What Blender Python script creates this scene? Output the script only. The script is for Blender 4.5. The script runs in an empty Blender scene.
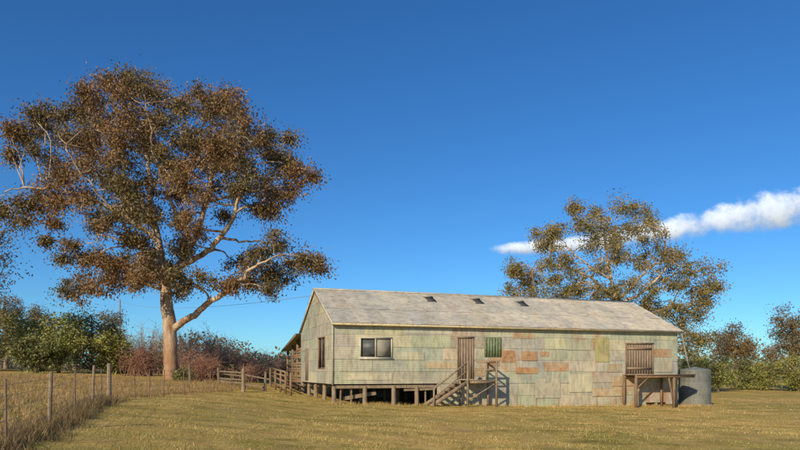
import bpy, math, random
import numpy as np
from mathutils import Vector
random.seed(7); rng=np.random.default_rng(11)
F=640.0; HY=372.0; CAMZ=1.7
scene=bpy.context.scene
scene.view_settings.view_transform='Standard'; scene.view_settings.look='None'; scene.view_settings.exposure=0
def V(*a): return np.array(a,float)
def nrm(v): return v/ (np.linalg.norm(v)+1e-9)
def pw(px,py,D): return V((px-400)/F*D, D, CAMZ+(HY-py)/F*D)
def sstep(a,b,x):
    t=np.clip((x-a)/(b-a),0,1); return t*t*(3-2*t)
def g(x,y):
    x=np.asarray(x,float); y=np.asarray(y,float)
    d=np.maximum(-3.6-x,0)
    left=1.7*(1-np.exp(-d*0.11/1.7)) + np.clip(0.02*(y-35),0,0.45)*sstep(0,10,d)
    r=np.maximum(x+3.6,0)
    right=-0.8*(1-np.exp(-r*0.037/0.8))
    z=left+right*(1-0.6*sstep(55,110,y))
    u=0.045*np.sin(x*0.7+1.3*np.sin(y*0.31))*np.sin(y*0.53+0.6)+0.03*np.sin(x*1.9+y*0.8)*np.sin(y*1.1)
    return z+u
def G(x,y): return float(g(x,y))

# ---------------- node helpers
def newmat(name):
    m=bpy.data.materials.new(name); m.use_nodes=True
    nt=m.node_tree; b=nt.nodes['Principled BSDF']; return m,nt,b
def N(nt,t,**k):
    n=nt.nodes.new(t)
    for a,v in k.items(): setattr(n,a,v)
    return n
def mix(nt,fac,a,b,mode='MIX'):
    n=nt.nodes.new('ShaderNodeMix'); n.data_type='RGBA'; n.blend_type=mode
    for s,v in ((0,fac),(6,a),(7,b)):
        if isinstance(v,bpy.types.NodeSocket): nt.links.new(v,n.inputs[s])
        else: n.inputs[s].default_value = v if s==0 else (*v,1)
    return n.outputs[2]
def noise(nt,scale,detail=5,rough=0.6,vec=None,mapscale=None):
    n=nt.nodes.new('ShaderNodeTexNoise'); n.inputs['Scale'].default_value=scale
    n.inputs['Detail'].default_value=detail; n.inputs['Roughness'].default_value=rough
    geo=nt.nodes.new('ShaderNodeNewGeometry'); src=geo.outputs['Position'] if vec is None else vec
    if mapscale:
        m=nt.nodes.new('ShaderNodeMapping'); m.inputs['Scale'].default_value=mapscale
        nt.links.new(src,m.inputs['Vector']); src=m.outputs[0]
    nt.links.new(src,n.inputs['Vector'])
    return n.outputs['Fac']
def ramp(nt,fac,stops):
    r=nt.nodes.new('ShaderNodeValToRGB'); e=r.color_ramp.elements
    while len(e)<len(stops): e.new(0.5)
    for i,(p,c) in enumerate(stops):
        e[i].position=p; e[i].color=(*c,1) if len(c)==3 else c
    nt.links.new(fac,r.inputs[0]); return r.outputs[0]
def math_(nt,op,a,b=None,clamp=False):
    n=nt.nodes.new('ShaderNodeMath'); n.operation=op; n.use_clamp=clamp
    for i,v in enumerate((a,b)):
        if v is None: continue
        if isinstance(v,(int,float)): n.inputs[i].default_value=v
        else: nt.links.new(v,n.inputs[i])
    return n.outputs[0]
def bump(nt,b,h,strength,dist):
    n=nt.nodes.new('ShaderNodeBump'); n.inputs['Strength'].default_value=strength; n.inputs['Distance'].default_value=dist
    nt.links.new(h,n.inputs['Height']); nt.links.new(n.outputs[0],b.inputs['Normal'])

# --- materials
def mat_metal(name,rough=0.5,metal=0.15,streak=(1,1,0.25),gain=1.0):
    m,nt,b=newmat(name)
    a=N(nt,'ShaderNodeAttribute',attribute_name='Col')
    n1=noise(nt,1.1,7,0.68); n2=noise(nt,6,5,0.7,mapscale=streak)
    n3=noise(nt,2.2,9,0.72,mapscale=(1,1,0.55)); n4=noise(nt,0.45,6,0.7)
    v=ramp(nt,n1,[(0.3,(0.80*gain,0.82*gain,0.84*gain)),(0.7,(1.18*gain,1.15*gain,1.08*gain))])
    c=mix(nt,1.0,a.outputs['Color'],v,'MULTIPLY')
    v2=ramp(nt,n2,[(0.33,(0.66,0.62,0.56)),(0.55,(1.08,1.08,1.08))])
    c=mix(nt,0.8,c,v2,'MULTIPLY')
    # general grime that runs over several sheets
    v3=ramp(nt,n4,[(0.38,(0.82,0.84,0.86)),(0.6,(1.06,1.03,0.98))])
    c=mix(nt,0.9,c,v3,'MULTIPLY')
    rs=math_(nt,'ADD',n3,math_(nt,'SUBTRACT',a.outputs['Alpha'],0.5))
    mask=ramp(nt,rs,[(0.46,(0,0,0)),(0.66,(1,1,1))])
    rc=ramp(nt,noise(nt,4,8,0.8),[(0.32,(0.17,0.08,0.04)),(0.48,(0.38,0.18,0.075)),(0.66,(0.50,0.32,0.18))])
    c=mix(nt,math_(nt,'MULTIPLY',mask,0.88),c,rc)
    nt.links.new(c,b.inputs['Base Color'])
    b.inputs['Roughness'].default_value=rough; b.inputs['Metallic'].default_value=metal
    bump(nt,b,noise(nt,10,4,0.6),0.35,0.012)
    return m
def mat_wood(name,c1,c2,scale=4):
    m,nt,b=newmat(name)
    n1=noise(nt,scale,6,0.7,mapscale=(3,3,0.6)); 
    c=ramp(nt,n1,[(0.3,c1),(0.7,c2)])
    nt.links.new(c,b.inputs['Base Color']); b.inputs['Roughness'].default_value=0.85
    bump(nt,b,noise(nt,30,3,0.6,mapscale=(3,3,0.4)),0.5,0.01)
    return m
def mat_flat(name,c,rough=0.7,metal=0,var=0.2):
    m,nt,b=newmat(name)
    n1=noise(nt,5,5,0.7)
    c=ramp(nt,n1,[(0.3,tuple(x*(1-var) for x in c)),(0.7,tuple(x*(1+var) for x in c))])
    nt.links.new(c,b.inputs['Base Color']); b.inputs['Roughness'].default_value=rough; b.inputs['Metallic'].default_value=metal
    return m
def mat_leaf(name,trans=0.3):
    m,nt,b=newmat(name)
    a=N(nt,'ShaderNodeAttribute',attribute_name='Col')
    nt.links.new(a.outputs['Color'],b.inputs['Base Color']); b.inputs['Roughness'].default_value=0.55
    t=N(nt,'ShaderNodeBsdfTranslucent'); nt.links.new(a.outputs['Color'],t.inputs[0])
    ms=N(nt,'ShaderNodeMixShader'); ms.inputs[0].default_value=trans
    nt.links.new(b.outputs[0],ms.inputs[1]); nt.links.new(t.outputs[0],ms.inputs[2])
    nt.links.new(ms.outputs[0],nt.nodes['Material Output'].inputs[0])
    return m
M_metal=mat_metal('weathered_corrugated_iron',0.6,0.0,gain=1.10)
M_roof=mat_metal('galvanised_roof_iron',0.5,0.0,(0.5,0.5,0.5),1.05)
M_wood=mat_wood('grey_timber',(0.13,0.09,0.055),(0.38,0.28,0.18))
M_brown=mat_wood('brown_timber',(0.13,0.08,0.045),(0.32,0.20,0.11))
M_dark=mat_flat('interior_shade',(0.02,0.017,0.014))  # near-black colour stands in for the shade inside the shed
M_white=mat_flat('weathered_cream_paint',(0.48,0.43,0.35),var=0.25)
M_leaf=mat_leaf('leaves',0.22)
M_grassb=mat_leaf('grass_blades',0.25)
def mat_glass():
    m,nt,b=newmat('window_glass')
    nt.links.new(ramp(nt,noise(nt,1.6,3,.6),[(0.4,(0.02,0.025,0.03)),(0.6,(0.07,0.075,0.075))]),b.inputs['Base Color'])
    b.inputs['Roughness'].default_value=0.45
    b.inputs['Specular IOR Level'].default_value=0.3
    return m
M_glass=mat_glass()
def mat_bark():
    m,nt,b=newmat('eucalyptus_bark')
    n1=noise(nt,1.6,6,0.65,mapscale=(1.5,1.5,0.5)); n2=noise(nt,7,5,0.7,mapscale=(1.5,1.5,0.35))
    c=ramp(nt,n1,[(0.36,(0.26,0.14,0.075)),(0.47,(0.46,0.32,0.21)),(0.62,(0.66,0.55,0.41))])
    v=ramp(nt,n2,[(0.3,(0.42,0.36,0.30)),(0.6,(1,1,1))])
    c=mix(nt,0.85,c,v,'MULTIPLY')
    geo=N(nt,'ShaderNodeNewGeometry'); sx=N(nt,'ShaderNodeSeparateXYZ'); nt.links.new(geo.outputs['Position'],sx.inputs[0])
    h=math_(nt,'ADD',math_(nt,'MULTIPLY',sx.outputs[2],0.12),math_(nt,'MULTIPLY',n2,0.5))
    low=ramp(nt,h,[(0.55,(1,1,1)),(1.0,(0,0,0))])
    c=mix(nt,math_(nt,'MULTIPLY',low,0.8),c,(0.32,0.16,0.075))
    nt.links.new(c,b.inputs['Base Color']); b.inputs['Roughness'].default_value=0.75
    bump(nt,b,n2,0.7,0.06)
    return m
M_bark=mat_bark()
M_bark2=mat_wood('dark_bark',(0.12,0.085,0.06),(0.30,0.22,0.15))

# ---------------- mesh helpers
def make_mesh(name,verts,faces,cols=None,mat=None,parent=None,smooth=False):
    me=bpy.data.meshes.new(name)
    verts=np.asarray(verts,dtype=np.float32).reshape(-1,3)
    if isinstance(faces,np.ndarray):
        nf,k=faces.shape
        me.vertices.add(len(verts)); me.vertices.foreach_set('co',verts.ravel())
        me.loops.add(nf*k); me.loops.foreach_set('vertex_index',faces.ravel().astype(np.int32))
        me.polygons.add(nf); me.polygons.foreach_set('loop_start',np.arange(0,nf*k,k,dtype=np.int32))
        me.polygons.foreach_set('loop_total',np.full(nf,k,dtype=np.int32))
        me.update(calc_edges=True)
    else:
        me.from_pydata(verts.tolist(),[],faces); me.update()
    if cols is not None:
        cols=np.asarray(cols,dtype=np.float32)
        if cols.shape[1]==3: cols=np.hstack([cols,np.ones((len(cols),1),np.float32)])
        ca=me.color_attributes.new('Col','FLOAT_COLOR','POINT'); ca.data.foreach_set('color',cols.ravel())
    if smooth: me.polygons.foreach_set('use_smooth',np.ones(len(me.polygons),dtype=bool))
    if mat: me.materials.append(mat)
    o=bpy.data.objects.new(name,me); scene.collection.objects.link(o)
    if parent: o.parent=parent
    return o
def empty(name):
    o=bpy.data.objects.new(name,None); scene.collection.objects.link(o); return o
class Acc:
    def __init__(s): s.v=[]; s.f=[]; s.c=[]
    def box(s,o,a,b,c,col=(1,1,1,0)):
        o,a,b,c=map(np.asarray,(o,a,b,c)); i=len(s.v)
        for k in range(8):
            s.v.append(o+(a if k&1 else 0)+(b if k&2 else 0)+(c if k&4 else 0)); s.c.append(col)
        for q in ((0,2,3,1),(4,5,7,6),(0,1,5,4),(2,6,7,3),(0,4,6,2),(1,3,7,5)): s.f.append([i+j for j in q])
    def beam(s,A,B,w,h,up=(0,0,1),col=(1,1,1,0)):
        A,B=np.asarray(A,float),np.asarray(B,float); d=nrm(B-A); up=np.asarray(up,float)
        if abs(np.dot(d,up))>0.95: up=V(bd[0],bd[1],0)
        x=nrm(np.cross(d,up)); y=np.cross(x,d)
        s.box(A-x*w/2-y*h/2,x*w,y*h,B-A,col)
    def tube(s,pts,rad,n=6,col=(1,1,1,0),cap=True):
        pts=[np.asarray(p,float) for p in pts]; i0=len(s.v); m=len(pts); ref=V(0.3,0.9,0.1)
        for k,p in enumerate(pts):
            d=nrm(pts[min(k+1,m-1)]-pts[max(k-1,0)]); x=nrm(np.cross(d,ref)); y=np.cross(d,x)
            for j in range(n):
                a=2*math.pi*j/n; s.v.append(p+(x*math.cos(a)+y*math.sin(a))*rad[k]); s.c.append(col)
        for k in range(m-1):
            for j in range(n):
                a=i0+k*n+j; b=i0+k*n+(j+1)%n; s.f.append([a,b,b+n,a+n])
        if cap: s.f.append([i0+(m-1)*n+j for j in range(n)]); s.f.append([i0+j for j in range(n)][::-1])
    def sheet(s,P0,U,Vv,Nn,r,axis,pitch,amp,base,lap,col,clamp=None,cstep=1.2,outer=None):
        u0,u1,v0,v1=r
        if u1-u0<0.02 or v1-v0<0.02: return
        st=pitch/6
        def samp(a,b,step):
            n=max(1,int(math.ceil((b-a)/step))); return np.linspace(a,b,n+1)
        us=samp(u0,u1,st if axis=='u' else cstep); vs=samp(v0,v1,st if axis=='v' else cstep)
        i=len(s.v); o=outer or r; wph=random.random()*6
        for vv in vs:
            for uu in us:
                t=uu if axis=='u' else vv
                lp=lap*((o[3]-vv)/(o[3]-o[2]))
                off=base+lp+amp*math.sin(2*math.pi*t/pitch)+0.006*math.sin(uu*2.1+wph)
                x=uu
                if clamp:
                    lo,hi=clamp(vv); x=min(max(uu,lo),hi)
                s.v.append(P0+U*x+Vv*vv+Nn*off); s.c.append(col)
        nu=len(us)
        for a in range(len(vs)-1):
            for b in range(nu-1):
                q=i+a*nu+b; s.f.append([q,q+1,q+1+nu,q+nu])
    def build(s,name,mat,parent=None,smooth=False):
        fs=s.f
        if all(len(f)==4 for f in fs): fs=np.array(fs)
        return make_mesh(name,np.array(s.v),fs,np.array([c if len(c)==4 else (*c,0) for c in s.c]),mat,parent,smooth)
def subtract(r,h):
    u0,u1,v0,v1=r; a0,a1,b0,b1=h
    if a1<=u0 or a0>=u1 or b1<=v0 or b0>=v1: return [r]
    out=[]
    if a0>u0: out.append((u0,a0,v0,v1))
    if a1<u1: out.append((a1,u1,v0,v1))
    m0,m1=max(u0,a0),min(u1,a1)
    if b0>v0: out.append((m0,m1,v0,b0))
    if b1<v1: out.append((m0,m1,b1,v1))
    return out

# ---------------- ground
xs=np.sinh(np.linspace(-1,1,301)*5.0)/np.sinh(5.0)*2500
ys=30+np.sinh(np.linspace(-1,1,301)*5.0)/np.sinh(5.0)*2700
XX,YY=np.meshgrid(xs,ys); ZZ=g(XX,YY)
idx=np.arange(301*301).reshape(301,301)
fc=np.stack([idx[:-1,:-1],idx[:-1,1:],idx[1:,1:],idx[1:,:-1]],-1).reshape(-1,4)
m,nt,b=newmat('dry_pasture')
big=noise(nt,0.09,5,0.6); mid=noise(nt,0.9,7,0.72); fine=noise(nt,9,6,0.8); st=noise(nt,0.35,6,0.65,mapscale=(0.7,2.2,1))
c=ramp(nt,mid,[(0.30,(0.30,0.215,0.07)),(0.42,(0.52,0.375,0.125)),(0.58,(0.66,0.47,0.165)),(0.8,(0.74,0.55,0.24))])
c2=ramp(nt,st,[(0.38,(0.58,0.66,0.42)),(0.5,(1,1,1)),(0.66,(1.10,0.98,0.85))])
c=mix(nt,0.9,c,c2,'MULTIPLY')
c3=ramp(nt,fine,[(0.3,(0.45,0.40,0.34)),(0.55,(1.0,1.0,1.0)),(0.75,(1.3,1.25,1.2))])
c=mix(nt,0.9,c,c3,'MULTIPLY')
c4=ramp(nt,big,[(0.38,(0.76,0.80,0.70)),(0.62,(1.06,1.0,0.93))])
c=mix(nt,1.0,c,c4,'MULTIPLY')
bare_=ramp(nt,noise(nt,0.55,8,0.75),[(0.55,(0,0,0)),(0.65,(1,1,1))])
c=mix(nt,math_(nt,'MULTIPLY',bare_,0.6),c,(0.36,0.225,0.115))
nt.links.new(c,b.inputs['Base Color']); b.inputs['Roughness'].default_value=0.95; b.inputs['Specular IOR Level'].default_value=0.1
bump(nt,b,math_(nt,'ADD',fine,mid),0.7,0.05)
make_mesh('ground',np.stack([XX,YY,ZZ],-1).reshape(-1,3),fc,None,m,None,True)

# ---------------- blades
def blades(name,x,y,h,w,col,lean=0.35,mat=None,parent=None):
    n=len(x); z=g(x,y)-0.01
    a=rng.uniform(0,2*np.pi,n); dx,dy=np.cos(a),np.sin(a)
    p=np.stack([x,y,z],-1); side=np.stack([dx,dy,0*dx],-1)*w[:,None]/2
    ln=rng.normal(0,lean,(n,2))*h[:,None]
    tip=p+np.stack([ln[:,0],ln[:,1],h],-1)
    vs=np.stack([p-side,p+side,tip],1).reshape(-1,3)
    return make_mesh(name,vs,np.arange(3*n).reshape(n,3),np.repeat(col,3,0),mat or M_grassb,parent)
def cmix(n,pal,var=0.15):
    pal=np.array(pal); c=pal[rng.integers(0,len(pal),n)]
    return np.clip(c*(1+rng.normal(0,var,(n,1))),0.005,1)
straw=[(0.76,0.54,0.20),(0.66,0.465,0.155),(0.57,0.41,0.13),(0.42,0.34,0.095),(0.30,0.27,0.07),(0.80,0.60,0.28)]
C0=V(-3.56,34,0); C1=V(17.9,41.3,0); bd=nrm(C1-C0); bn=V(-bd[1],bd[0],0); L=float(np.linalg.norm(C1-C0)); W=9.6
def toB(x,y): return (x-C0[0])*bd[0]+(y-C0[1])*bd[1],(x-C0[0])*bn[0]+(y-C0[1])*bn[1]
n=240000
Y=1.0/rng.uniform(1/60,1/11.5,n); X=rng.uniform(-0.75,0.75,n)*Y
cl=np.sin(X*1.7+np.sin(Y*1.1)*2)*np.sin(Y*1.3+np.sin(X*0.9)*2)+rng.normal(0,0.5,n)
keep=cl>-0.35; X,Y,cl=X[keep],Y[keep],cl[keep]
u,w=toB(X,Y); k=~((u>0)&(u<L)&(w>0)&(w<W+6)); X,Y,cl=X[k],Y[k],cl[k]; n=len(X)
h=rng.uniform(0.02,0.06,n)*(1+0.35*np.clip(cl,-1,2))
gc=cmix(n,straw)
gr=np.sin(X*0.35+2*np.sin(Y*0.22))*np.sin(Y*0.4+X*.12)+0.5*np.sin(X*1.1+Y*.7)*np.sin(Y*.9-X*.4)+rng.normal(0,.35,n)
gc=np.where((gr>0.4)[:,None],gc*np.array([0.55,0.66,0.48]),gc)
blades('pasture_grass',X,Y,h,rng.uniform(0.006,0.014,n)*(Y/18),gc)
def tussocks(name,centers,pal,hh,per,rad):
    c=np.repeat(centers,per,0); n=len(c)
    X=c[:,0]+rng.normal(0,rad,n); Y=c[:,1]+rng.normal(0,rad,n)
    return blades(name,X,Y,rng.uniform(0.4,1,n)*hh,rng.uniform(0.01,0.022,n),cmix(n,pal),0.4)
brownp=[(0.46,0.28,0.115),(0.36,0.23,0.095),(0.54,0.36,0.165),(0.25,0.17,0.06),(0.28,0.22,0.085)]
cy=rng.uniform(10,45,2600); fx=np.interp(cy,[9,14.6,20.8,24,38,60],[-6.9,-8,-10,-10.9,-9.8,-9])
cx=fx-0.2-rng.uniform(0,1,2600)**1.3*20
tussocks('long_dry_grass',np.stack([cx,cy],-1),brownp,0.34,22,0.16)
cy=rng.uniform(9,24,380); cx=np.interp(cy,[9,14.6,20.8,24],[-6.4,-8,-10,-10.9])+rng.normal(0,0.18,380)
tussocks('fence_line_grass',np.stack([cx,cy],-1),[(0.26,0.165,0.07),(0.20,0.13,0.05),(0.36,0.24,0.10),(0.14,0.11,0.045)],0.36,26,0.13)  # tall grass, blade colours darkened to paint the shadow strip along the fence
uu=rng.uniform(-0.5,L+3,260); ww=rng.normal(-0.1,0.22,260)
P=C0[None,:2]+uu[:,None]*bd[None,:2]+ww[:,None]*bn[None,:2]
tussocks('grass_tufts',P,straw[:4]+brownp[:2],0.24,16,0.1)
cy=1/rng.uniform(1/50,1/12,520); cx=rng.uniform(-0.45,0.7,520)*cy
tussocks('grass_tussocks',np.stack([cx,cy],-1),straw[2:5]+brownp[:2],0.11,14,0.11)

# ---------------- shed
shed=empty('corrugated_iron_shearing_shed')
UP=V(0,0,1); EAVE=4.41; APEX=6.70; FL=1.12
def B(u,w,z): return C0+bd*u+bn*w+UP*z
def fpx(px,py=None,w=0.0):
    k=(px-400)/F; o=C0+bn*w
    u=(k*o[1]-o[0])/(bd[0]-k*bd[1]); D=o[1]+bd[1]*u
    return (u, CAMZ+(HY-py)/F*D) if py is not None else u
def frect(x0,y0,x1,y1):
    xm=(x0+x1)/2
    return (fpx(x0),fpx(x1),fpx(xm,y1)[1],fpx(xm,y0)[1])
R_win=frect(361,338.5,391,357); R_door=frect(458,338,472,379); R_shut=frect(484,337.5,501,357)
R_yel=frect(594.5,337,608.5,362); R_big=frect(626,344,652,374)
holes=[R_win,R_door,R_big]
greens=[(0.385,0.375,0.29),(0.40,0.385,0.295),(0.37,0.365,0.295),(0.41,0.39,0.30),(0.38,0.375,0.31)]
creams=[(0.47,0.42,0.31),(0.45,0.405,0.30),(0.44,0.415,0.335)]
wall=Acc()
def colour(u,z,px=None):
    r=random.random()
    c=random.choice(greens) if r<0.72 else random.choice(creams)
    rust=max(0,random.gauss(0.31,0.06))
    if u>7.5: 
        if random.random()<0.38: rust=random.uniform(0.42,0.52)
    return (*[x*random.uniform(0.95,1.05) for x in c],rust)
def rows(z0,z1,h0,ua,ub,wmin,wmax,lapamt=0.018):
    z=z0
    while z<z1-0.02:
        zt=min(z+h0,z1); u=ua-random.uniform(0,1.0)
        while u<ub:
            wd=random.uniform(wmin,wmax); a,b_=max(u,ua),min(u+wd,ub)
            if b_-a>0.03:
                col=colour((a+b_)/2,z); rs=[(a,b_,z,zt)]
                for hh in holes:
                    rs=[q for r in rs for q in subtract(r,hh)]
                bs=random.uniform(0.0,0.012)
                for r in rs: wall.sheet(C0*V(1,1,0),bd,UP,-bn,r,'v',0.095,0.011,bs,lapamt,col,outer=(a,b_,z,zt))
            u+=wd
        z=zt
rows(FL-0.06,EAVE-0.02,0.67,0,L,1.9,3.2)
u=fpx(437)
while u<L-0.05:
    wd=min(random.uniform(1.4,2.8),L-u); gz=G(*(B(u+wd/2,0,0)[:2]))
    bot=gz-0.05 if random.random()<0.6 else gz+random.uniform(0.12,0.35)
    c=random.choice(creams+greens); rust=random.choice([0.3,0.36,0.44,0.32])
    if u+wd>L-3.2: rust=0.54
    zt=FL-0.06; mid=(zt+bot)/2+random.uniform(-.1,.1)
    for (a0,a1) in ((bot,mid),(mid,zt)):
        wall.sheet(C0*V(1,1,0),bd,UP,-bn,(u,u+wd,a0,a1),'v',0.095,0.011,random.uniform(-0.02,0.0),0.016,(*[x*random.uniform(.93,1.05) for x in c],rust))
    u+=wd
patches=[((500,350.5,515,362),(0.43,0.30,0.18),0.62),((521,351.5,537,360.5),(0.42,0.30,0.18),0.61),((544,362.5,568,371),(0.44,0.34,0.22),0.55),
 ((515,367.5,538,373.5),(0.50,0.34,0.18),0.62),((512,332,534,338.5),(0.42,0.37,0.25),0.54),((653,349,671,357),(0.42,0.33,0.22),0.60),
 ((655,360,672,372),(0.42,0.38,0.27),0.45),((425,362,457,368.5),(0.46,0.38,0.24),0.44),((395,352,424,360),(0.43,0.41,0.30),0.3),
 ((566,340,590,350),(0.39,0.38,0.28),0.36),((535,379,560,398),(0.46,0.42,0.31),0.3),((569,374,592,392),(0.47,0.43,0.31),0.38),
 ((340,360,372,371),(0.41,0.39,0.30),0.3),((592,388,622,396),(0.44,0.37,0.25),0.50),((488,358,499,366),(0.42,0.32,0.2),0.56),
 ((405,327,452,334),(0.44,0.42,0.34),0.3),((345,373,392,380),(0.47,0.43,0.32),0.36),((612,376,634,386),(0.42,0.36,0.25),0.53),
 ((540,352,549,356.5),(0.42,0.3,0.2),0.6),((606,364,622,372),(0.42,0.36,0.25),0.5),((474,368,484,376),(0.42,0.33,0.22),0.5)]
for i,(r,c,rust) in enumerate(patches):
    wall.sheet(C0*V(1,1,0),bd,UP,-bn,frect(*r),'v',0.095,0.011,0.026+0.002*(i%3),0.012,(*c,rust))
def gclamp(z):
    if z<=EAVE: return 0,W
    t=(z-EAVE)/(APEX-EAVE)*W/2; return t,W-t
H_gwin=(1.9,3.7,1.95,3.65); H_gd=(6.9,8.1,FL+0.05,3.2)
for side in (0,1):
    P0=C0*V(1,1,0)+(bd*L if side else 0*bd); Nn=bd if side else -bd
    z=FL-0.06 if not side else -1.0
    while z<APEX-0.02:
        zt=min(z+0.67,APEX-0.01); u=-random.random()
        while u<W:
            wd=random.uniform(1.8,3); a,b_=max(u,0),min(u+wd,W)
            if b_-a>0.03:
                lo,hi=gclamp(z); a2,b2=max(a,lo),min(b_,hi)
                if b2-a2>0.02:
                    rs=[(a2,b2,z,zt)]
                    if not side:
                        for hh in (H_gwin,H_gd): rs=[q for r in rs for q in subtract(r,hh)]
                    c=colour(0,z); bs=random.uniform(0,0.008)
                    for r in rs: wall.sheet(P0,bn,UP,Nn,r,'v',0.095,0.011,bs,0.012,c,clamp=gclamp,cstep=0.4,outer=(a,b_,z,zt))
            u+=wd
        z=zt
wall.box(B(0,W,-1),bd*L,bn*0.03,UP*(EAVE+0.9),(0.3,0.3,0.25,0.4))
wall.build('iron_walls',M_metal,shed,False)
lin=Acc()
lin.box(B(0.06,0.25,FL-0.15),bd*(L-0.12),bn*(W-0.4),UP*0.1)
lin.box(B(0.08,0.30,FL),bd*(L-0.16),bn*0.02,UP*(EAVE-FL-0.1))
lin.box(B(0.14,0.4,FL),bd*0.02,bn*(W-0.8),UP*(EAVE-FL-0.1))
lin.build('interior_shade_lining',M_dark,shed)  # floor and inner panels, coloured near-black as interior and underfloor shade
# roof
roof=Acc(); OH=0.32; slope=nrm(bn*(W/2)+UP*(APEX-EAVE)); slen=math.hypot(W/2,APEX-EAVE)
for side in (0,1):
    sU=bd; sV=slope if side==0 else nrm(-bn*(W/2)+UP*(APEX-EAVE)); Nn=np.cross(sU,sV) if side==0 else -np.cross(sU,sV)
    base=(B(0,0,EAVE) if side==0 else B(0,W,EAVE))
    u=-0.12
    while u<L+0.22:
        wd=min(0.76,L+0.22-u)
        for (a,b_) in ((-OH,1.95),(1.90,slen+0.02)):
            t=random.uniform(0.91,1.05); c=random.choice([(0.46,0.425,0.36),(0.47,0.43,0.36),(0.44,0.42,0.37),(0.48,0.43,0.35)])
            rust=max(0.0,random.gauss(0.26,0.05))
            if random.random()<0.08: rust=0.40
            roof.sheet(base,sU,sV,Nn,(u,u+wd+0.02,a,b_),'u',0.095,0.011,0.045+random.uniform(0,.004),0.010,(*[x*t for x in c],rust))
        u+=wd
for s_ in (1,-1):
    d_=nrm(-s_*bn*(W/2)-UP*(APEX-EAVE)) if s_==1 else nrm(bn*(W/2)-UP*(APEX-EAVE))
    nn=nrm(-s_*bn*(APEX-EAVE)+UP*(W/2))
    roof.box(B(-0.14,W/2,APEX)+nn*0.075,bd*(L+0.38),d_*0.22,nn*0.008,(0.46,0.43,0.36,0.2))
def ronto(px,py):
    d_=V((px-400)/F,1,(HY-py)/F); o=V(0,0,CAMZ); nn=nrm(np.cross(bd,slope)); t=np.dot(B(0,0,EAVE)-o,nn)/np.dot(d_,nn); q=o+d_*t
    return np.dot(q-C0,bd), np.dot(q-B(0,0,EAVE),slope)
nn=nrm(np.cross(bd,slope)); 
if nn[2]<0: nn=-nn
vent=Acc(); vf=Acc()
for (px,py) in ((430,300.5),(477.5,302.5),(522,305)):
    u,s_=ronto(px,py); o=B(0,0,EAVE)+bd*(u-0.32)+slope*(s_-0.42)
    vent.box(o+nn*0.07,bd*0.60,slope*0.84,nn*0.03)
    vf.box(o-bd*0.05+nn*0.06+slope*0.84,bd*0.70,slope*0.08,nn*0.08,(0.42,0.38,0.3,0.3))
    vf.box(o-bd*0.05+nn*0.06,bd*0.05,slope*0.84,nn*0.07,(0.42,0.38,0.3,0.3))
vent.build('roof_openings',mat_flat('grimy_skylight',(0.06,0.055,0.05)),shed); vf.build('roof_opening_frames',M_roof,shed)
roof.build('iron_roof',M_roof,shed)
tr=Acc()
tr.beam(B(-0.1,-OH*0.80,EAVE-0.16),B(L+0.2,-OH*0.80,EAVE-0.16),0.09,0.10,col=(0.46,0.39,0.25,0.38))
for e in (-0.10,L+0.2):
    tr.beam(B(e,-0.28,EAVE-0.16),B(e,W/2,APEX-0.05),0.035,0.14,col=(0.48,0.42,0.31,0.3))
    tr.beam(B(e,W+0.28,EAVE-0.16),B(e,W/2,APEX-0.05),0.035,0.14,col=(0.48,0.42,0.31,0.3))
tr.beam(B(-0.03,-0.03,FL-0.1),B(-0.03,-0.03,EAVE-0.15),0.08,0.08,col=(0.46,0.41,0.3,0.35))
tr.build('gutter_and_barge_boards',M_metal,shed)
fr=Acc(); gl=Acc(); cur=Acc(); fr2=Acc()
def window(P0,U,Nn,r,muls,acc,fw=0.07):
    u0,u1,z0,z1=r
    def p(u,z,o): return P0+U*u+UP*z+Nn*o
    for (a,b_,c,d_) in ((u0-fw,u1+fw,z0-fw,z0),(u0-fw,u1+fw,z1,z1+fw),(u0-fw,u0,z0,z1),(u1,u1+fw,z0,z1)):
        acc.box(p(a,c,-0.05),U*(b_-a),UP*(d_-c),Nn*0.10)
    for m_ in muls: acc.box(p(u0+(u1-u0)*m_-0.03,z0,-0.03),U*0.06,UP*(z1-z0),Nn*0.065)
    gl.box(p(u0,z0,-0.06),U*(u1-u0),UP*(z1-z0),Nn*0.012)
PB=C0*V(1,1,0)
window(PB,bd,-bn,R_win,(0.48,),fr)
fr.box(B(R_win[0]-0.12,-0.10,R_win[2]-0.12),bd*(R_win[1]-R_win[0]+0.24),bn*0.12,UP*0.05)
um=R_win[0]+(R_win[1]-R_win[0])*0.53
cur.box(B(um,0.025,R_win[2]+0.05),bd*((R_win[1]-um)*0.95),bn*0.008,UP*(R_win[3]-R_win[2]-0.1))
window(PB,bn,-bd,H_gwin,(0.5,),fr2,0.06)
fr.build('window_frames',M_white,shed); fr2.build('side_window_frame',M_brown,shed); gl.build('window_glass',M_glass,shed)
cur.build('window_blind',mat_flat('blind_cloth',(0.24,0.22,0.17)),shed)
dr=Acc()
def boarded(P0,U,Nn,r,acc,bw=0.16,off=-0.03):
    u0,u1,z0,z1=r; n_=max(2,round((u1-u0)/bw)); s_=(u1-u0)/n_
    for i in range(n_):
        acc.box(P0+U*(u0+i*s_+0.006)+UP*z0+Nn*(off+random.uniform(0,0.01)),U*(s_-0.012),UP*(z1-z0),Nn*0.03)
boarded(PB,bd,-bn,R_door,dr); boarded(PB,bd,-bn,R_big,dr,0.2); boarded(PB,bn,-bd,H_gd,dr)
for r in (R_door,R_big):
    dr.box(B(r[0]-0.08,-0.06,r[2]),bd*0.08,bn*0.1,UP*(r[3]-r[2])); dr.box(B(r[1],-0.06,r[2]),bd*0.08,bn*0.1,UP*(r[3]-r[2]))
    dr.box(B(r[0]-0.1,-0.07,r[3]),bd*(r[1]-r[0]+0.2),bn*0.1,UP*0.09)
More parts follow.
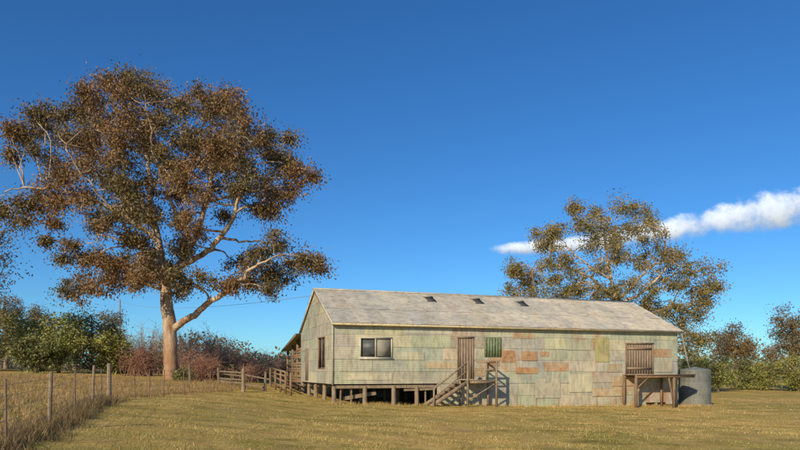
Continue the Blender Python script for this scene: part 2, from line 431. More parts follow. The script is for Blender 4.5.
dr.box(B(R_big[0]+0.05,-0.055,R_big[2]+0.3),bd*(R_big[1]-R_big[0]-0.1),bn*0.02,UP*0.12)
dr.box(B(R_big[0]+0.05,-0.055,R_big[3]-0.35),bd*(R_big[1]-R_big[0]-0.1),bn*0.02,UP*0.12)
dr.build('timber_doors',mat_wood('door_timber',(0.17,0.115,0.075),(0.36,0.26,0.17)),shed)
sh=Acc(); boarded(PB,bd,-bn,R_shut,sh,0.18,0.03)
sh.build('green_shutter',mat_flat('faded_green_paint',(0.15,0.18,0.09),var=0.45),shed)
sh=Acc(); sh.sheet(PB,bd,UP,-bn,R_yel,'v',0.095,0.009,0.04,0.01,(0.37,0.33,0.16,0.38)); sh.build('yellow_sheet',M_metal,shed)
st=Acc()
for w_ in (0.12,2.6,5.0,7.2,9.3):
    u=0.08
    while u<L:
        p=B(u,w_,0); gz=G(p[0],p[1])-0.1
        st.tube([V(p[0],p[1],gz),V(p[0]+random.uniform(-.03,.03),p[1],FL-0.2)],[0.13,0.115],8)
        u+=random.uniform(1.3,1.8) if w_<1 else 2.2
    st.beam(B(0,w_,FL-0.22),B(L,w_,FL-0.22),0.1,0.16)
for px in (341,352,418,427):
    u=fpx(px); p=B(u,0.25,0); st.beam(V(p[0],p[1],G(p[0],p[1])-0.1),B(u+random.uniform(-.2,.2),0.25,FL-0.1),0.07,0.07)
st.beam(B(fpx(345),0.5,0.25),B(fpx(378),0.4,0.55),0.04,0.2); st.beam(B(fpx(405),0.2,FL-0.35),B(fpx(436),0.1,FL-0.3),0.03,0.25)
st.build('stumps_and_bearers',M_wood,shed)
S=Acc(); lu0,lu1=fpx(457),fpx(486.5); lz=R_door[2]-0.04; dep=1.25
for i in range(8):
    S.box(B(lu0,-0.07-(i+1)*dep/8+0.01,lz-0.04),bd*(lu1-lu0),bn*(dep/8-0.015),UP*0.04)
S.beam(B(lu0,-0.15,lz-0.12),B(lu1,-0.15,lz-0.12),0.06,0.14); S.beam(B(lu0,-dep,lz-0.12),B(lu1,-dep,lz-0.12),0.06,0.14)
def gb(u,w_): p=B(u,w_,0); return G(p[0],p[1])
for u_ in (lu0+0.05,lu1-0.05):
    S.beam(B(u_,-dep-0.08,gb(u_,-dep)-0.1),B(u_,-dep-0.08,lz+1.05),0.1,0.1)
    S.beam(B(u_,-0.3,gb(u_,-0.3)-0.1),B(u_,-0.3,lz+0.0),0.1,0.1)
S.beam(B(lu1-0.05,-0.12,lz),B(lu1-0.05,-0.12,lz+1.05),0.08,0.08)
S.beam(B(lu0+0.6,-dep-0.08,lz+1.0),B(lu1+0.05,-dep-0.08,lz+1.0),0.05,0.1); S.beam(B(lu0+0.6,-dep-0.08,lz+0.55),B(lu1,-dep-0.08,lz+0.55),0.05,0.08)
S.beam(B(lu1-0.03,-dep-0.08,lz+1.0),B(lu1-0.03,-0.1,lz+1.0),0.05,0.1); S.beam(B(lu1-0.03,-dep-0.08,lz+0.5),B(lu1-0.03,-0.1,lz+0.5),0.05,0.08)
S.beam(B(lu0+0.1,-dep-0.1,0.15),B(lu1-0.1,-dep-0.1,lz-0.2),0.04,0.08)
su=fpx(430,w=-1.0); gz=gb(su,-0.8); ns=7
for w_ in (-dep-0.03,-0.25):
    S.beam(B(su,w_,gz+0.05),B(lu0+0.05,w_,lz-0.12),0.05,0.22)
for i in range(1,ns):
    t=i/ns; u_=su+(lu0-su)*t; z_=gz+(lz-gz)*t
    S.box(B(u_-0.04,-dep,z_-0.02),bd*0.27,bn*(dep-0.28),UP*0.04)
S.beam(B(su+0.1,-dep-0.08,gz-0.1),B(su+0.1,-dep-0.08,gz+0.98),0.08,0.08)
S.beam(B(su+0.05,-dep-0.08,gz+0.95),B(lu0+0.08,-dep-0.08,lz+1.02),0.05,0.09)
S.beam(B(su+0.1,-dep-0.08,gz+0.5),B(lu0+0.08,-dep-0.08,lz+0.55),0.04,0.07)
S.build('timber_stairs_and_landing',M_wood,shed)
Lp=Acc(); pu0,pu1=fpx(622),L+0.15; pz=R_big[2]-0.02
for i in range(9): Lp.box(B(pu0,-0.06-(i+1)*0.15,pz-0.05),bd*(pu1-pu0),bn*0.138,UP*0.05)
Lp.beam(B(pu0-0.05,-1.3,pz-0.13),B(pu1,-1.3,pz-0.13),0.08,0.15); Lp.beam(B(pu0,-0.15,pz-0.13),B(pu1,-0.15,pz-0.13),0.08,0.15)
for u_ in (fpx(636,w=-1.3),fpx(674,w=-1.3)):
    Lp.beam(B(u_,-1.3,gb(u_,-1.3)-0.1),B(u_,-1.3,pz-0.2),0.14,0.14); 
    Lp.beam(B(u_,-0.2,gb(u_,-0.2)-0.1),B(u_,-0.2,pz-0.2),0.12,0.12)
Lp.beam(B(fpx(636,w=-1.3),-1.3,pz-0.9),B(fpx(636,w=-1.3)+0.9,-1.3,pz-0.2),0.06,0.08)
Lp.beam(B(fpx(674,w=-1.3),-1.3,pz-1.9),B(fpx(674,w=-1.3)-0.4,-1.3,pz-0.2),0.06,0.08)
Lp.build('loading_platform',M_brown,shed)
# rear lean-to
LT=Acc(); zA=EAVE-0.12; zB=3.35; LW=6.4
lv=nrm(bn*LW+UP*(zB-zA)); ln_=nrm(np.cross(bd,lv)); ln_=ln_ if ln_[2]>0 else -ln_
LR=Acc(); LR_len=math.hypot(LW,zA-zB)+0.3
u=-0.3
while u<L-0.1:
    LR.sheet(B(0,W+0.02,zA),bd,lv,ln_,(u-0.1,u+0.68,0,LR_len),'u',0.095,0.011,0.0,0.0,(*[x*random.uniform(.8,1.05) for x in (0.34,0.30,0.24)],random.choice([0.3,0.5,0.45])))
    u+=0.76
LR.build('lean_to_roof',M_roof,shed)
for u_ in np.linspace(0.1,L-0.2,9):
    for w_ in ((W+2,W+4,W+LW) if u_<0.2 else (W+LW,)):
        p=B(u_,w_,0); zt=zA+(zB-zA)*(w_-W)/LW-0.05
        LT.beam(V(p[0],p[1],G(p[0],p[1])-0.1),B(u_,w_,zt),0.16,0.16)
LT.beam(B(-0.35,W,zA-0.08),B(-0.35,W+LW+.2,zB-0.08),0.05,0.16)
for i in range(14):
    z_=FL-0.3+i*0.19
    w1=W+LW if z_<zB-0.3 else W+2.5
    if i in (4,9): continue
    LT.beam(B(0.05,W+0.05,z_+random.uniform(-.05,.05)),B(0.05,w1,z_+random.uniform(-.12,.08)),0.03,0.15)
for k_,w_ in enumerate((4.0,6.0,8.0,10.5,13.0)):
    p=B(-1.6,w_,0); gz=G(p[0],p[1]); LT.beam(V(p[0],p[1],gz-0.1),V(p[0],p[1],gz+1.35),0.12,0.12)
for z_ in (0.35,0.7,1.05,1.3):
    p=B(-1.6,6.0,0); q=B(-1.6,13,0); LT.beam(V(p[0],p[1],G(p[0],p[1])+z_),V(q[0],q[1],G(q[0],q[1])+z_+random.uniform(-.1,.1)),0.04,0.12)
LT.build('lean_to_frame_and_boards',M_brown,shed)

# ---------------- water tank
tank=Acc(); tcx,tcy=19.75,42.9; gz=G(tcx,tcy); R=1.0; Ht=2.3; nseg=48; nz=int(Ht/0.1*6)
for k_ in range(nz+1):
    z_=Ht*k_/nz; r=R+0.014*math.sin(2*math.pi*z_/0.1)
    for j in range(nseg):
        a=2*math.pi*j/nseg; tank.v.append(V(tcx+r*math.cos(a),tcy+r*math.sin(a),gz+0.12+z_)); tt=0.9+0.12*(int(z_/0.75)%2); tank.c.append((0.19*tt,0.195*tt,0.18*tt,0.28))
for k_ in range(nz):
    for j in range(nseg):
        a=k_*nseg+j; b_=k_*nseg+(j+1)%nseg; tank.f.append([a,b_,b_+nseg,a+nseg])
top=len(tank.v); tank.v.append(V(tcx,tcy,gz+Ht+0.32)); tank.c.append((0.25,0.25,0.24,0.2))
for j in range(nseg): tank.f.append([nz*nseg+j,nz*nseg+(j+1)%nseg,top])
tk=empty('water_tank'); tank.build('tank_shell',M_metal,tk)
tb=Acc(); tb.tube([V(tcx,tcy,gz-0.1),V(tcx,tcy,gz+0.12)],[1.12,1.12],24); tb.build('tank_stand',M_wood,tk)
tp=Acc(); e=B(L+0.1,-OH*.8,EAVE-0.2); tp.tube([e,V(tcx-0.9,tcy-0.9,gz+Ht+0.7),V(tcx-0.4,tcy-0.2,gz+Ht+0.1)],[0.045]*3,8,(0.4,0.4,0.36,0.2)); tp.build('downpipe',M_metal,tk)

# ---------------- trees
def catmull(pts,sub=4):
    P=[pts[0]]+list(pts)+[pts[-1]]; out=[]
    for i in range(1,len(P)-2):
        p0,p1,p2,p3=P[i-1],P[i],P[i+1],P[i+2]
        for k in range(sub):
            t=k/sub; out.append(0.5*((2*p1)+(-p0+p2)*t+(2*p0-5*p1+4*p2-p3)*t*t+(-p0+3*p1-3*p2+p3)*t**3))
    out.append(P[-2]); return out
def leaf_mesh(name,pos,Ls,Ws,cols,droop,parent,mat=None):
    n=len(pos); a=rng.normal(0,1,(n,3))+np.array([0,0,-droop]); a/=np.linalg.norm(a,axis=1)[:,None]
    b_=np.cross(a,rng.normal(0,1,(n,3))); b_/=np.linalg.norm(b_,axis=1)[:,None]+1e-9
    l=Ls[:,None]; w_=Ws[:,None]
    vs=np.stack([pos,pos+a*l*.45+b_*w_*.5,pos+a*l,pos+a*l*.45-b_*w_*.5],1).reshape(-1,3)
    return make_mesh(name,vs,np.arange(4*n).reshape(n,4),np.repeat(cols,4,0),mat or M_leaf,parent)
def tree(name,limbs,clumps,pal,nsub,nleaf,ls,spread,bark,droop=0.6,twig=1.0,flat=0.75,lr=1.0,reach=1.15):
    root=empty(name); acc=Acc(); nodes=[]
    for pts,rad in limbs:
        P=catmull([np.asarray(p) for p in pts],5)
        t=np.linspace(0,len(rad)-1,len(P)); rr=np.interp(t,range(len(rad)),rad)*lr
        P2=[p+rng.normal(0,1,3)*(0.07 if r<0.2 else 0.025) for p,r in zip(P,rr)]; P2[0]=P[0]
        acc.tube(P2,rr,12)
        nodes+= [(p,r) for p,r in zip(P2[len(P2)//4:],rr[len(P2)//4:])]
    NP=np.array([p for p,_ in nodes]); NR=np.array([r for _,r in nodes])
    pos=[];cols=[]; pal=np.array(pal); npal=len(pal)
    for c,R_ in clumps:
        c=np.asarray(c,float); dv=NP-c; d=np.linalg.norm(dv,axis=1)+np.maximum(dv[:,2],0)*1.5
        i=int(np.argmin(d)); s=NP[i]; dist=np.linalg.norm(c-s)
        r0=min(NR[i]*0.6,0.03+0.02*dist)*twig
        m1=s+(c-s)*0.4+V(0,0,0.06*dist)+rng.normal(0,0.09*dist,3); m2=s+(c-s)*0.75+V(0,0,0.04*dist)+rng.normal(0,0.06*dist,3)
        acc.tube(catmull([s,m1,m2,c],3),np.linspace(r0,0.024*twig,10),6)
        tone=rng.normal(1,0.08)
        # each leaf mass has its own stretched, tilted shape
        ax=nrm(rng.normal(0,1,3)*V(1,1,.5)); st_=rng.uniform(1.0,1.7)
        for k in range(nsub):
            q=rng.normal(0,1,3); q/=np.linalg.norm(q); q=q*R_*rng.uniform(0.25,reach)*V(1,1,flat)
            q=q+ax*np.dot(q,ax)*(st_-1)
            e=c+q; mm=c+q*0.5+V(0,0,0.08*R_)+rng.normal(0,0.06,3)
            acc.tube([c,mm,e],[0.022*twig,0.014*twig,0.007*twig],4,cap=False)
            n=int(nleaf*rng.uniform(0.35,1.6)); sp=spread*rng.uniform(0.5,1.5)
            pp=e+np.clip(rng.normal(0,1,(n,3)),-2.0,2.0)*sp*rng.uniform(.6,1.3,3)*V(1,1,.8)
            pos.append(pp)
            f=0.5+0.5*math.sin(e[0]*0.8+1.7*math.sin(e[2]*0.6)+e[1]*.5); ci=pal[min(npal-1,int((0.6*f+0.4*rng.uniform())*npal))]
            cc=0.55*ci+0.45*pal[rng.integers(npal,size=n)]
            cols.append(np.clip(cc*tone*rng.normal(1,.13)*(1+rng.normal(0,0.18,(n,1))),0.004,1))
    pos=np.vstack(pos); cols=np.vstack(cols)
    acc.build('trunk_and_limbs',bark,root,True)
    n=len(pos); leaf_mesh('foliage',pos,rng.uniform(0.7,1.3,n)*ls,rng.uniform(0.7,1.3,n)*ls*0.42,cols,droop,root)
    return root
D=45.0
def T(px,py,dy=0.0): 
    p=pw(px,py,D); return V(p[0],D+dy,p[2])
base=T(171,380); base[2]=G(base[0],base[1])-0.2
limbs=[([base+V(0,0,-0.1),base+V(0,0,0.5),T(170.5,352),T(169,325),T(167,305),T(165,285)],[0.72,0.53,0.47,0.46,0.43,0.36]),
 ([T(167,303),T(163,270),T(158,240),T(151,210),T(148,180,.5),T(140,150,1),T(128,118,1)],[0.36,0.30,0.26,0.20,0.15,0.10,0.05]),
 ([T(169,332),T(184,322,-.3),T(200,314,-.6),T(215,302,-1),T(232,295,-1.5),T(248,284,-2),T(262,272,-2.4),T(286,262,-3)],[0.28,0.24,0.22,0.19,0.16,0.12,0.08,0.03]),
 ([T(165,288),T(178,262,.5),T(190,235,1),T(200,205,1.3),T(205,170,1.5),T(208,140,1.6),T(215,120,1.6)],[0.33,0.26,0.22,0.18,0.13,0.09,0.04]),
 ([T(176,266,.4),T(205,257,-.8),T(228,241,-1.6),T(242,221,-2),T(249,195,-2.4),T(262,175,-3),T(278,165,-3)],[0.22,0.19,0.17,0.14,0.10,0.06,0.03]),
 ([T(158,242),T(140,226,-.6),T(120,214,-1.2),T(95,203,-2),T(70,198,-2.5),T(48,200,-3),T(28,208,-3.2)],[0.2,0.15,0.12,0.09,0.07,0.05,0.02]),
 ([T(163,272),T(140,263,1),T(118,262,2),T(100,268,2.6),T(88,276,3)],[0.18,0.13,0.09,0.06,0.03]),
 ([T(151,212),T(128,190,1.5),T(105,172,3),T(80,155,4),T(55,142,5)],[0.16,0.11,0.08,0.05,0.02]),
 ([T(205,172,1.5),T(225,155,0),T(240,140,-1),T(250,128,-2)],[0.12,0.08,0.05,0.02]),
 ([T(188,238,1),T(176,202,-1.5),T(172,165,-3.4),T(168,128,-4)],[0.15,0.11,0.07,0.03]),
 ([T(163,275),T(150,250,-2),T(135,222,-4),T(115,190,-5.5),T(104,165,-6)],[0.14,0.10,0.07,0.05,0.02]),
 ([T(228,243,-1.6),T(245,244,-1),T(260,243,-.5),T(276,244,0)],[0.10,0.07,0.05,0.02])]
blobs=[(120,92,15),(140,84,12),(100,98,13),(160,92,14),(182,104,13),(208,110,13),(230,106,11),(246,116,10),(80,108,12),(60,116,12),(40,125,12),(27,135,9),(45,152,12),(24,155,7),
 (72,138,15),(102,128,15),(132,118,15),(158,122,15),(186,134,15),(214,138,15),(240,138,14),(260,142,11),(274,155,10),(291,168,10),(297,184,8),(280,192,10),(262,178,12),(240,165,14),(212,165,15),
 (182,160,14),(150,152,14),(120,157,14),(90,165,14),(62,172,12),(40,185,10),(22,203,7),(36,206,8),(58,200,10),(82,195,12),(112,186,12),(142,184,12),(172,190,12),(205,192,12),(235,190,11),
 (258,205,9),(275,210,7),(120,213,10),(150,215,9),(182,218,9),(100,225,9),(132,240,11),(155,258,10),(182,250,9),(116,143,12),(198,148,12),(88,148,11),(226,152,11),(146,136,12),(172,174,12),(130,200,10),(200,232,8),
 (75,245,7),(92,256,10),(68,265,7),(70,284,10),(92,280,10),(112,278,11),(132,282,9),(147,270,10),(168,274,10),(185,286,9),(204,276,8),(120,262,9),
 (245,262,11),(262,258,11),(282,246,9),(250,282,11),(272,278,11),(290,270,11),(309,264,9),(300,252,8),(232,278,8),(270,292,6),(240,290,7),
 (8,206,6),(14,222,6),(45,240,4),(196,98,7),(285,140,5),(12,128,5),(305,178,5),(75,96,6),(128,76,6),(222,212,6),(60,226,5),(110,82,5),(216,100,6),(36,114,5),(300,160,5),(18,143,5),(316,268,4)]
cl=[]
for (px,py,r) in blobs:
    xx=(px-160)/155; zz=(py-180)/120; dm=6.5*math.sqrt(max(0.06,1-xx*xx*0.9-zz*zz*0.8)); 
    k=(3 if dm>4.6 else 2) if r>8 else 1
    for j in range(k):
        dy=((j+0.5)/k*2-1)*dm+rng.normal(0,0.8)
        if k==1: dy=-2
        q=pw(px+rng.normal(0,4.5),py+rng.normal(0,3.5),D+dy); cl.append((q,r*D/F*rng.uniform(0.7,1.15)))
palA=[(0.28,0.14,0.055),(0.22,0.125,0.045),(0.32,0.165,0.065),(0.16,0.11,0.04),(0.12,0.10,0.036),(0.19,0.14,0.05),(0.10,0.095,0.035)]
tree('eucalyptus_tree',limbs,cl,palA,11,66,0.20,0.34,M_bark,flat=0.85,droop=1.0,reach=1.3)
D=64.0
base=T(628,384); base[2]=G(base[0],base[1])-0.3
limbs=[([base,T(626,350),T(622,320),T(618,298)],[0.5,0.42,0.38,0.34]),
 ([T(618,300),T(610,275),T(606,250),T(603,228),T(602,214)],[0.20,0.15,0.11,0.07,0.03]),
 ([T(619,305),T(600,290,-1),T(575,275,-2),T(550,268,-2),T(530,272,-2)],[0.18,0.13,0.10,0.07,0.03]),
 ([T(619,300),T(640,280,1),T(660,262,1),T(680,262,1),T(695,275,0)],[0.18,0.14,0.11,0.07,0.03]),
 ([T(620,305),T(638,292,-2),T(655,270,-3),T(650,245,-3),T(642,228,-3)],[0.18,0.13,0.09,0.06,0.03]),
 ([T(612,280),T(592,260,2),T(575,240,3),T(566,230,3)],[0.14,0.10,0.06,0.03]),
 ([T(624,330),T(650,315,0),T(675,305,0),T(700,305,0)],[0.2,0.15,0.1,0.03])]
blobs=[(600,214,12),(620,208,10),(638,212,9),(580,224,11),(562,232,9),(548,246,9),(560,258,12),(540,264,10),(524,272,9),(514,284,7),(530,288,9),(552,282,11),(574,270,11),(590,246,12),(612,236,12),(632,232,12),
 (648,240,10),(662,252,10),(676,256,9),(690,264,9),(704,276,9),(712,288,7),(700,296,10),(682,286,11),(664,274,11),(645,262,12),(624,258,11),(604,268,11),(588,286,10),(610,292,11),(634,284,12),(655,294,11),
 (676,308,10),(696,316,10),(706,304,8),(688,330,9),(700,338,7),(672,326,9),(575,290,8),(518,270,5),(580,210,5),(690,348,7),(517,297,6),(536,298,7),(560,297,7),(640,304,8),(598,228,9),(656,222,6),(545,232,6),(615,250,9),(596,300,8),(622,304,8),(660,312,8)]
cl=[]
for (px,py,r) in blobs:
    xx=(px-615)/105; zz=(py-265)/70; dm=6*math.sqrt(max(0.08,1-xx*xx-zz*zz*.7)); k=2
    for j in range(k):
        q=pw(px+rng.normal(0,4),py+rng.normal(0,3),D+((j+.5)/k*2-1)*dm+rng.normal(0,.8)); cl.append((q,r*D/F*rng.uniform(.7,1.1)))
palB=[(0.26,0.20,0.06),(0.19,0.165,0.055),(0.33,0.235,0.075),(0.13,0.13,0.045),(0.36,0.25,0.09)]
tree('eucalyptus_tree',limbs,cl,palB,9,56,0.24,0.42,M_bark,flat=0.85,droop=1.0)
def small_tree(name,px,top,D_,wpx,pal,trunkfrac=0.3,dens=1.0,bark=M_bark2,pyc=None,nc=26,ls=0.24):
    x=(px-400)/F*D_; z0=G(x,D_); zt=CAMZ+(HY-top)/F*D_; H=zt-z0; Rw=wpx/2*D_/F
    b0=V(x,D_,z0-0.15); lm=[([b0,V(x+.1,D_,z0+H*.3),V(x-.1,D_,z0+H*.6),V(x,D_,z0+H*.9)],[H*.028+.04,H*.022+.03,H*.014,0.02])]
    for k in range(5):
        a=k*1.3+rng.uniform(0,1); s=V(x,D_,z0+H*rng.uniform(max(0.1,trunkfrac*.7),.5))
        lm.append(([s,s+V(math.cos(a)*Rw*.4,math.sin(a)*Rw*.4,H*.12),s+V(math.cos(a)*Rw*.8,math.sin(a)*Rw*.8,H*.25)],[H*.013,H*.009,0.02]))
    cl=[]
    for k in range(nc):
        q=rng.normal(0,1,3); q/=np.linalg.norm(q); q*=rng.uniform(0.3,1.0)
        hc=z0+H*(trunkfrac+(1-trunkfrac)/2); cl.append((V(x+q[0]*Rw,D_+q[1]*Rw,hc+q[2]*H*(1-trunkfrac)/2),Rw*rng.uniform(.12,.3)+0.2))
    return tree(name,lm,cl,pal,6,int(34*dens),ls,0.13*Rw+0.12,bark,0.2,0.8)
palG=[(0.28,0.28,0.06),(0.21,0.22,0.05),(0.36,0.32,0.08),(0.13,0.15,0.04)]
palGd=[(0.14,0.16,0.045),(0.18,0.18,0.055),(0.22,0.19,0.06)]
palBr=[(0.28,0.17,0.07),(0.20,0.14,0.06),(0.15,0.125,0.05)]
for (px,top,D_,w_,pal,tf) in [(-25,318,52,60,palG,.05),(22,310,56,60,palG,.05),(58,320,50,50,palG,.03),(92,310,60,50,palGd,.05),(114,332,52,34,palG,.02),(6,288,75,36,palBr,.2),(40,304,72,44,palBr,.1),(75,310,74,40,palGd,.1),(112,312,70,38,palBr,.1),(-50,300,60,60,palGd,.1),(35,335,48,40,palGd,.0)]:
    small_tree('wattle_tree',px,top,D_,w_,pal,tf)
small_tree('gum_tree',736,322,95,44,palBr,.3,1.0,nc=34,ls=.32); small_tree('gum_tree',793,304,80,42,palBr,.3,1.0,nc=32,ls=.28); small_tree('gum_tree',828,290,85,60,palBr,.3,.9)
small_tree('gum_tree',772,345,110,20,palBr,.3,.5)
for (px,top,D_,w_,pal) in [(718,358,75,40,palG),(745,361,80,34,palGd),(764,358,78,36,palG),(800,356,76,36,palG),(838,355,80,50,palG),(694,352,85,24,palG)]:
    small_tree('garden_shrub',px,top,D_,w_,pal,.0,1.2,nc=20)
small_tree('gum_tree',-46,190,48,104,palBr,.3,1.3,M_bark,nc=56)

# bare reddish shrubs
M_twig,nt,b=newmat('twigs'); a=N(nt,'ShaderNodeAttribute',attribute_name='Col'); nt.links.new(a.outputs['Color'],b.inputs['Base Color']); b.inputs['Roughness'].default_value=.8
def bare(name,px,top,D_,wpx,col,nst=90):
    x=(px-400)/F*D_; z0=G(x,D_); H=CAMZ+(HY-top)/F*D_-z0; Rw=wpx/2*D_/F
    acc=Acc()
    for k in range(nst):
        a=rng.uniform(0,6.28); r=rng.uniform(0,1); b0=V(x+rng.normal(0,Rw*.4),D_+rng.normal(0,Rw*.4),z0-0.05)
        tip=V(x+math.cos(a)*Rw*r*1.15,D_+math.sin(a)*Rw*r*1.15,z0+H*rng.uniform(.35,1)*rng.uniform(.7,1)*(1-.2*r*r)); mid=(b0+tip)/2+rng.normal(0,.25,3)+V(0,0,.2)
        acc.tube([b0,mid,tip],[0.03,0.018,0.006],3,(*(np.array(col)*rng.uniform(.7,1.25)),0),cap=False)
        for j in range(10):
            t=rng.uniform(.3,1); s=b0+(tip-b0)*t+rng.normal(0,.06,3); e=s+V(rng.normal(0,.35),rng.normal(0,.35),rng.uniform(.0,.5))
            acc.tube([s,e],[0.011,0.005],3,(*(np.array(col)*rng.uniform(.6,1.5)),0),cap=False)
    return acc.build(name,M_twig,None)
red=(0.34,0.17,0.11); br=(0.38,0.25,0.15); pk=(0.38,0.22,0.16)
for (px,top,D_,w_,c) in [(140,334,50,38,red),(155,314,55,50,br),(190,324,49,46,pk),(208,316,54,48,red),(226,336,50,36,br),(122,332,56,40,pk),(238,344,60,34,br),(265,346,64,44,br),(282,348,60,32,pk),(205,350,46,32,red),(180,318,58,50,br),(250,347,50,32,pk),(140,322,58,46,br),(222,330,60,44,pk)]:
    bare('bare_shrub',px,top,D_,w_,c)
for (px,top,D_,w_) in [(215,366,47,26),(238,364,52,30),(260,366,54,28),(182,370,44,14)]:
    small_tree('low_bush',px,top,D_,w_,palGd+palBr,.0,.9,nc=12,ls=.18)

# distant tree belt and hills
n=52000; th=rng.uniform(-1.0,1.0,n); DD=rng.uniform(150,210,n)
X=np.tan(th)*DD; hgt=(4.5+2.5*np.sin(X*0.09)+2.0*np.sin(X*0.23+1)+1.2*np.sin(X*.61))*np.clip(rng.uniform(0.05,1,n),0,1)
cols=cmix(n,[(0.14,0.13,0.08),(0.19,0.15,0.085),(0.12,0.13,0.08),(0.23,0.17,0.10)])
leaf_mesh('distant_trees',np.stack([X,DD,g(X,DD)+hgt],-1),rng.uniform(.6,1.3,n),rng.uniform(.4,.8,n),cols,0,None)
hx=np.linspace(-1600,1600,161); hy=np.linspace(650,1500,24); HX,HY2=np.meshgrid(hx,hy)
HZ=(16+9*np.sin(HX*0.006+1)+6*np.sin(HX*.017)+2*np.sin(HX*.05))*np.sin(np.clip((HY2-650)/850,0,1)*np.pi)**.6*1.2-2
ii=np.arange(161*24).reshape(24,161); fc=np.stack([ii[:-1,:-1],ii[:-1,1:],ii[1:,1:],ii[1:,:-1]],-1).reshape(-1,4)
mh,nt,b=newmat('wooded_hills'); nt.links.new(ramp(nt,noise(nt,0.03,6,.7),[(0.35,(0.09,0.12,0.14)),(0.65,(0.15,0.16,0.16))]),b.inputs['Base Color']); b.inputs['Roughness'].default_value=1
make_mesh('hills',np.stack([HX,HY2,HZ],-1).reshape(-1,3),fc,None,mh,None,True)

# ---------------- fences
wf=empty('wire_fence'); pf=Acc(); wr=Acc(); stl=Acc()
pts=[(-6.3,8.6),(-8.0,14.6),(-10.0,20.8),(-10.9,24.0)]
def post(acc,x,y,h,r,lean=0.02):
    z=G(x,y); lx,ly=random.gauss(0,lean),random.gauss(0,lean)
    acc.tube([V(x,y,z-0.15),V(x+lx*.5,y+ly*.5,z+h*.55),V(x+lx,y+ly,z+h)],[r*1.05,r,r*.92],9)
for i,(x,y) in enumerate(pts): post(pf,x,y,1.3 if i<3 else 1.42,0.045 if i<3 else 0.08,0.03)
Bp=[(-10.9,24.0),(-10.72,25.9),(-10.65,27.2),(-10.5,28.4),(-10.3,30.6),(-10.0,33.8),(-9.6,36.4),(-9.35,38.2)]
for i,(x,y) in enumerate(Bp[1:-1]): post(stl,x,y,1.2,0.022,.04)
post(pf,-9.35,38.2,1.38,0.11)
post(stl,-9,17.7,1.2,0.02); post(stl,-10.45,22.4,1.2,0.02); post(stl,-7.2,11.7,1.2,.02)
for line in (pts,Bp):
    for hh in (0.12,0.3,0.5,0.72,0.95,1.15):
        for (a_,b_) in zip(line[:-1],line[1:]):
            p=V(*a_,G(*a_)+hh); q=V(*b_,G(*b_)+hh); wr.tube([p,(p+q)/2-V(0,0,.01),q],[0.004]*3,4,cap=False)
pf.build('timber_posts',M_wood,wf); stl.build('steel_posts',mat_flat('rusty_steel',(0.17,0.11,0.07)),wf); wr.build('wires',mat_flat('wire',(0.25,0.22,0.19),.5,.5),wf)
yd=Acc()
ypts=[(-13.6,41.5),(-11.6,41.0),(-9.8,40.3),(-8.4,39.8)]
ypts2=[(-13.2,46.5),(-11.2,46),(-9.2,45.5)]
for yp in (ypts,ypts2):
    for (x,y) in yp: post(yd,x,y,1.2,0.08,.06)
    for (a_,b_) in zip(yp[:-1],yp[1:]):
        for hh in (0.3,0.62,0.95):
            if random.random()<0.3: continue
            yd.beam(V(*a_,G(*a_)+hh+random.uniform(-.1,.06)),V(*b_,G(*b_)+hh+random.uniform(-.1,.06)),0.04,0.09)
yd.build('timber_stockyard_fence',mat_wood('dark_rail_timber',(0.10,0.07,0.05),(0.26,0.19,0.12)))
pl=empty('power_line'); pa=Acc()
A_=pw(120,302,110); B_=B(-0.2,W/2-1,APEX-0.5)
pa.tube([A_*(1-t)+B_*t-V(0,0,2.2*4*t*(1-t)*.4) for t in np.linspace(0,1,13)],[0.012]*13,4); pa.tube([V(A_[0],A_[1],G(A_[0],A_[1])),A_+V(0,0,.4)],[.15,.11],8)
pa.build('pole_and_wire',M_wood,pl)

# ---------------- cloud (vapour sheet 3 km away)
cm,nt,b=newmat('cloud_vapour')
uvn=N(nt,'ShaderNodeUVMap'); sx=N(nt,'ShaderNodeSeparateXYZ'); nt.links.new(uvn.outputs[0],sx.inputs[0])
n1=noise(nt,0.008,9,.62); n2=noise(nt,0.0026,4,.5)
vv=math_(nt,'ABSOLUTE',math_(nt,'SUBTRACT',math_(nt,'MULTIPLY',sx.outputs[1],2),1))
uu_=math_(nt,'ABSOLUTE',math_(nt,'SUBTRACT',math_(nt,'MULTIPLY',sx.outputs[0],2),1))
edge=math_(nt,'SUBTRACT',1.0,math_(nt,'POWER',vv,1.5)); edge2=math_(nt,'SUBTRACT',1.0,math_(nt,'POWER',uu_,14))
e_=math_(nt,'MULTIPLY',edge,edge2)
dens=math_(nt,'ADD',math_(nt,'MULTIPLY',e_,0.8),math_(nt,'ADD',math_(nt,'MULTIPLY',n1,1.4),math_(nt,'MULTIPLY',n2,0.7)))
mr=N(nt,'ShaderNodeMapRange'); mr.interpolation_type='SMOOTHSTEP'; mr.inputs['From Min'].default_value=1.22; mr.inputs['From Max'].default_value=1.85
nt.links.new(dens,mr.inputs['Value']); alpha=math_(nt,'MULTIPLY',mr.outputs[0],math_(nt,'MINIMUM',math_(nt,'MULTIPLY',e_,2.2),1),True)
df=N(nt,'ShaderNodeBsdfDiffuse'); nt.links.new(ramp(nt,n1,[(0.35,(0.48,0.56,0.74)),(0.6,(0.62,0.71,0.90))]),df.inputs[0])
tp_=N(nt,'ShaderNodeBsdfTransparent'); ms=N(nt,'ShaderNodeMixShader'); nt.links.new(alpha,ms.inputs[0]); nt.links.new(tp_.outputs[0],ms.inputs[1]); nt.links.new(df.outputs[0],ms.inputs[2])
nt.links.new(ms.outputs[0],nt.nodes['Material Output'].inputs[0])
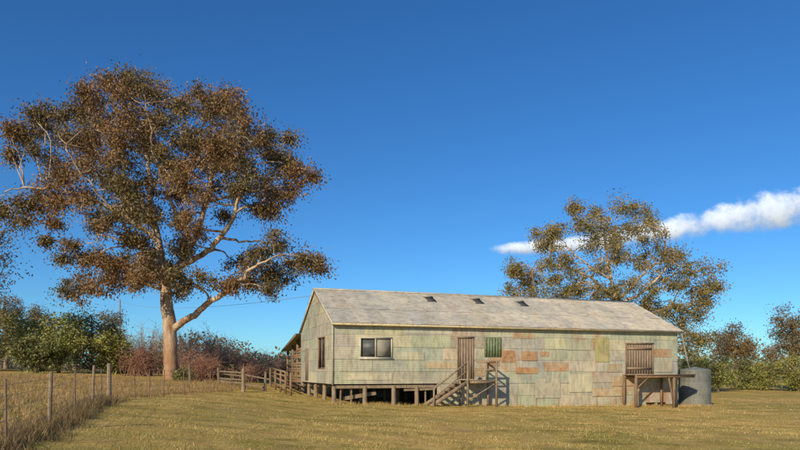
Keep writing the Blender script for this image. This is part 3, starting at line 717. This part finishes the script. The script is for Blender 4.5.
def cloud(name,cent,half,D_):
    nU=60; nV=12; vs=[];uv=[]
    cx=[c[0] for c in cent]; 
    for i in range(nU+1):
        px=cx[0]+(cx[-1]-cx[0])*i/nU; py=np.interp(px,cx,[c[1] for c in cent]); hw=np.interp(px,cx,half)
        for j in range(nV+1):
            v=j/nV*2-1; p=pw(px,py-v*hw,D_); p[1]-= (1-v*v)*hw*D_/F*0.5; vs.append(p); uv.append((i/nU,j/nV))
    ii=np.arange((nU+1)*(nV+1)).reshape(nU+1,nV+1); fc=np.stack([ii[:-1,:-1],ii[1:,:-1],ii[1:,1:],ii[:-1,1:]],-1).reshape(-1,4)
    o=make_mesh(name,np.array(vs),fc,None,cm,None,True); l=o.data.uv_layers.new(name='UVMap')
    arr=np.array(uv)[fc.ravel()]; l.data.foreach_set('uv',arr.ravel().astype(np.float32)); 
cloud('cloud',[(482,251),(560,246),(620,238),(700,224),(760,213),(820,203),(920,190)],[8,10,14,20,25,27,30],3000)

# ---------------- light
el=math.radians(26)
tr_=V(0.47,0.88,0); tr_=tr_/np.linalg.norm(tr_); ld=V(tr_[0]*math.cos(el),tr_[1]*math.cos(el),-math.sin(el))
sun=bpy.data.lights.new('sun','SUN'); sun.energy=5.0; sun.angle=math.radians(0.5); sun.color=(1.0,0.86,0.62)
so=bpy.data.objects.new('sun',sun); scene.collection.objects.link(so); so.rotation_euler=Vector(ld).to_track_quat('-Z','Y').to_euler()
w=bpy.data.worlds.new('World'); scene.world=w; w.use_nodes=True; nt=w.node_tree
sk=N(nt,'ShaderNodeTexSky',sky_type='NISHITA'); sk.sun_disc=False; sk.sun_elevation=el
sk.sun_rotation=math.atan2(-tr_[0],-tr_[1]); sk.air_density=1.0; sk.dust_density=0.3; sk.ozone_density=3.0; sk.altitude=600
hs=N(nt,'ShaderNodeHueSaturation'); hs.inputs['Saturation'].default_value=1.15; nt.links.new(sk.outputs[0],hs.inputs['Color'])
skc=mix(nt,1.0,hs.outputs[0],(0.50,0.90,1.20),'MULTIPLY')
nt.links.new(skc,nt.nodes['Background'].inputs[0]); nt.nodes['Background'].inputs[1].default_value=0.105
# ---------------- camera
cd=bpy.data.cameras.new('camera'); co=bpy.data.objects.new('camera',cd); scene.collection.objects.link(co)
co.location=(0,0,CAMZ); co.rotation_euler=(math.radians(90),0,0); cd.sensor_width=36; cd.lens=36*F/800; cd.shift_y=(HY-225)/800
cd.clip_end=12000; cd.clip_start=0.1; scene.camera=co
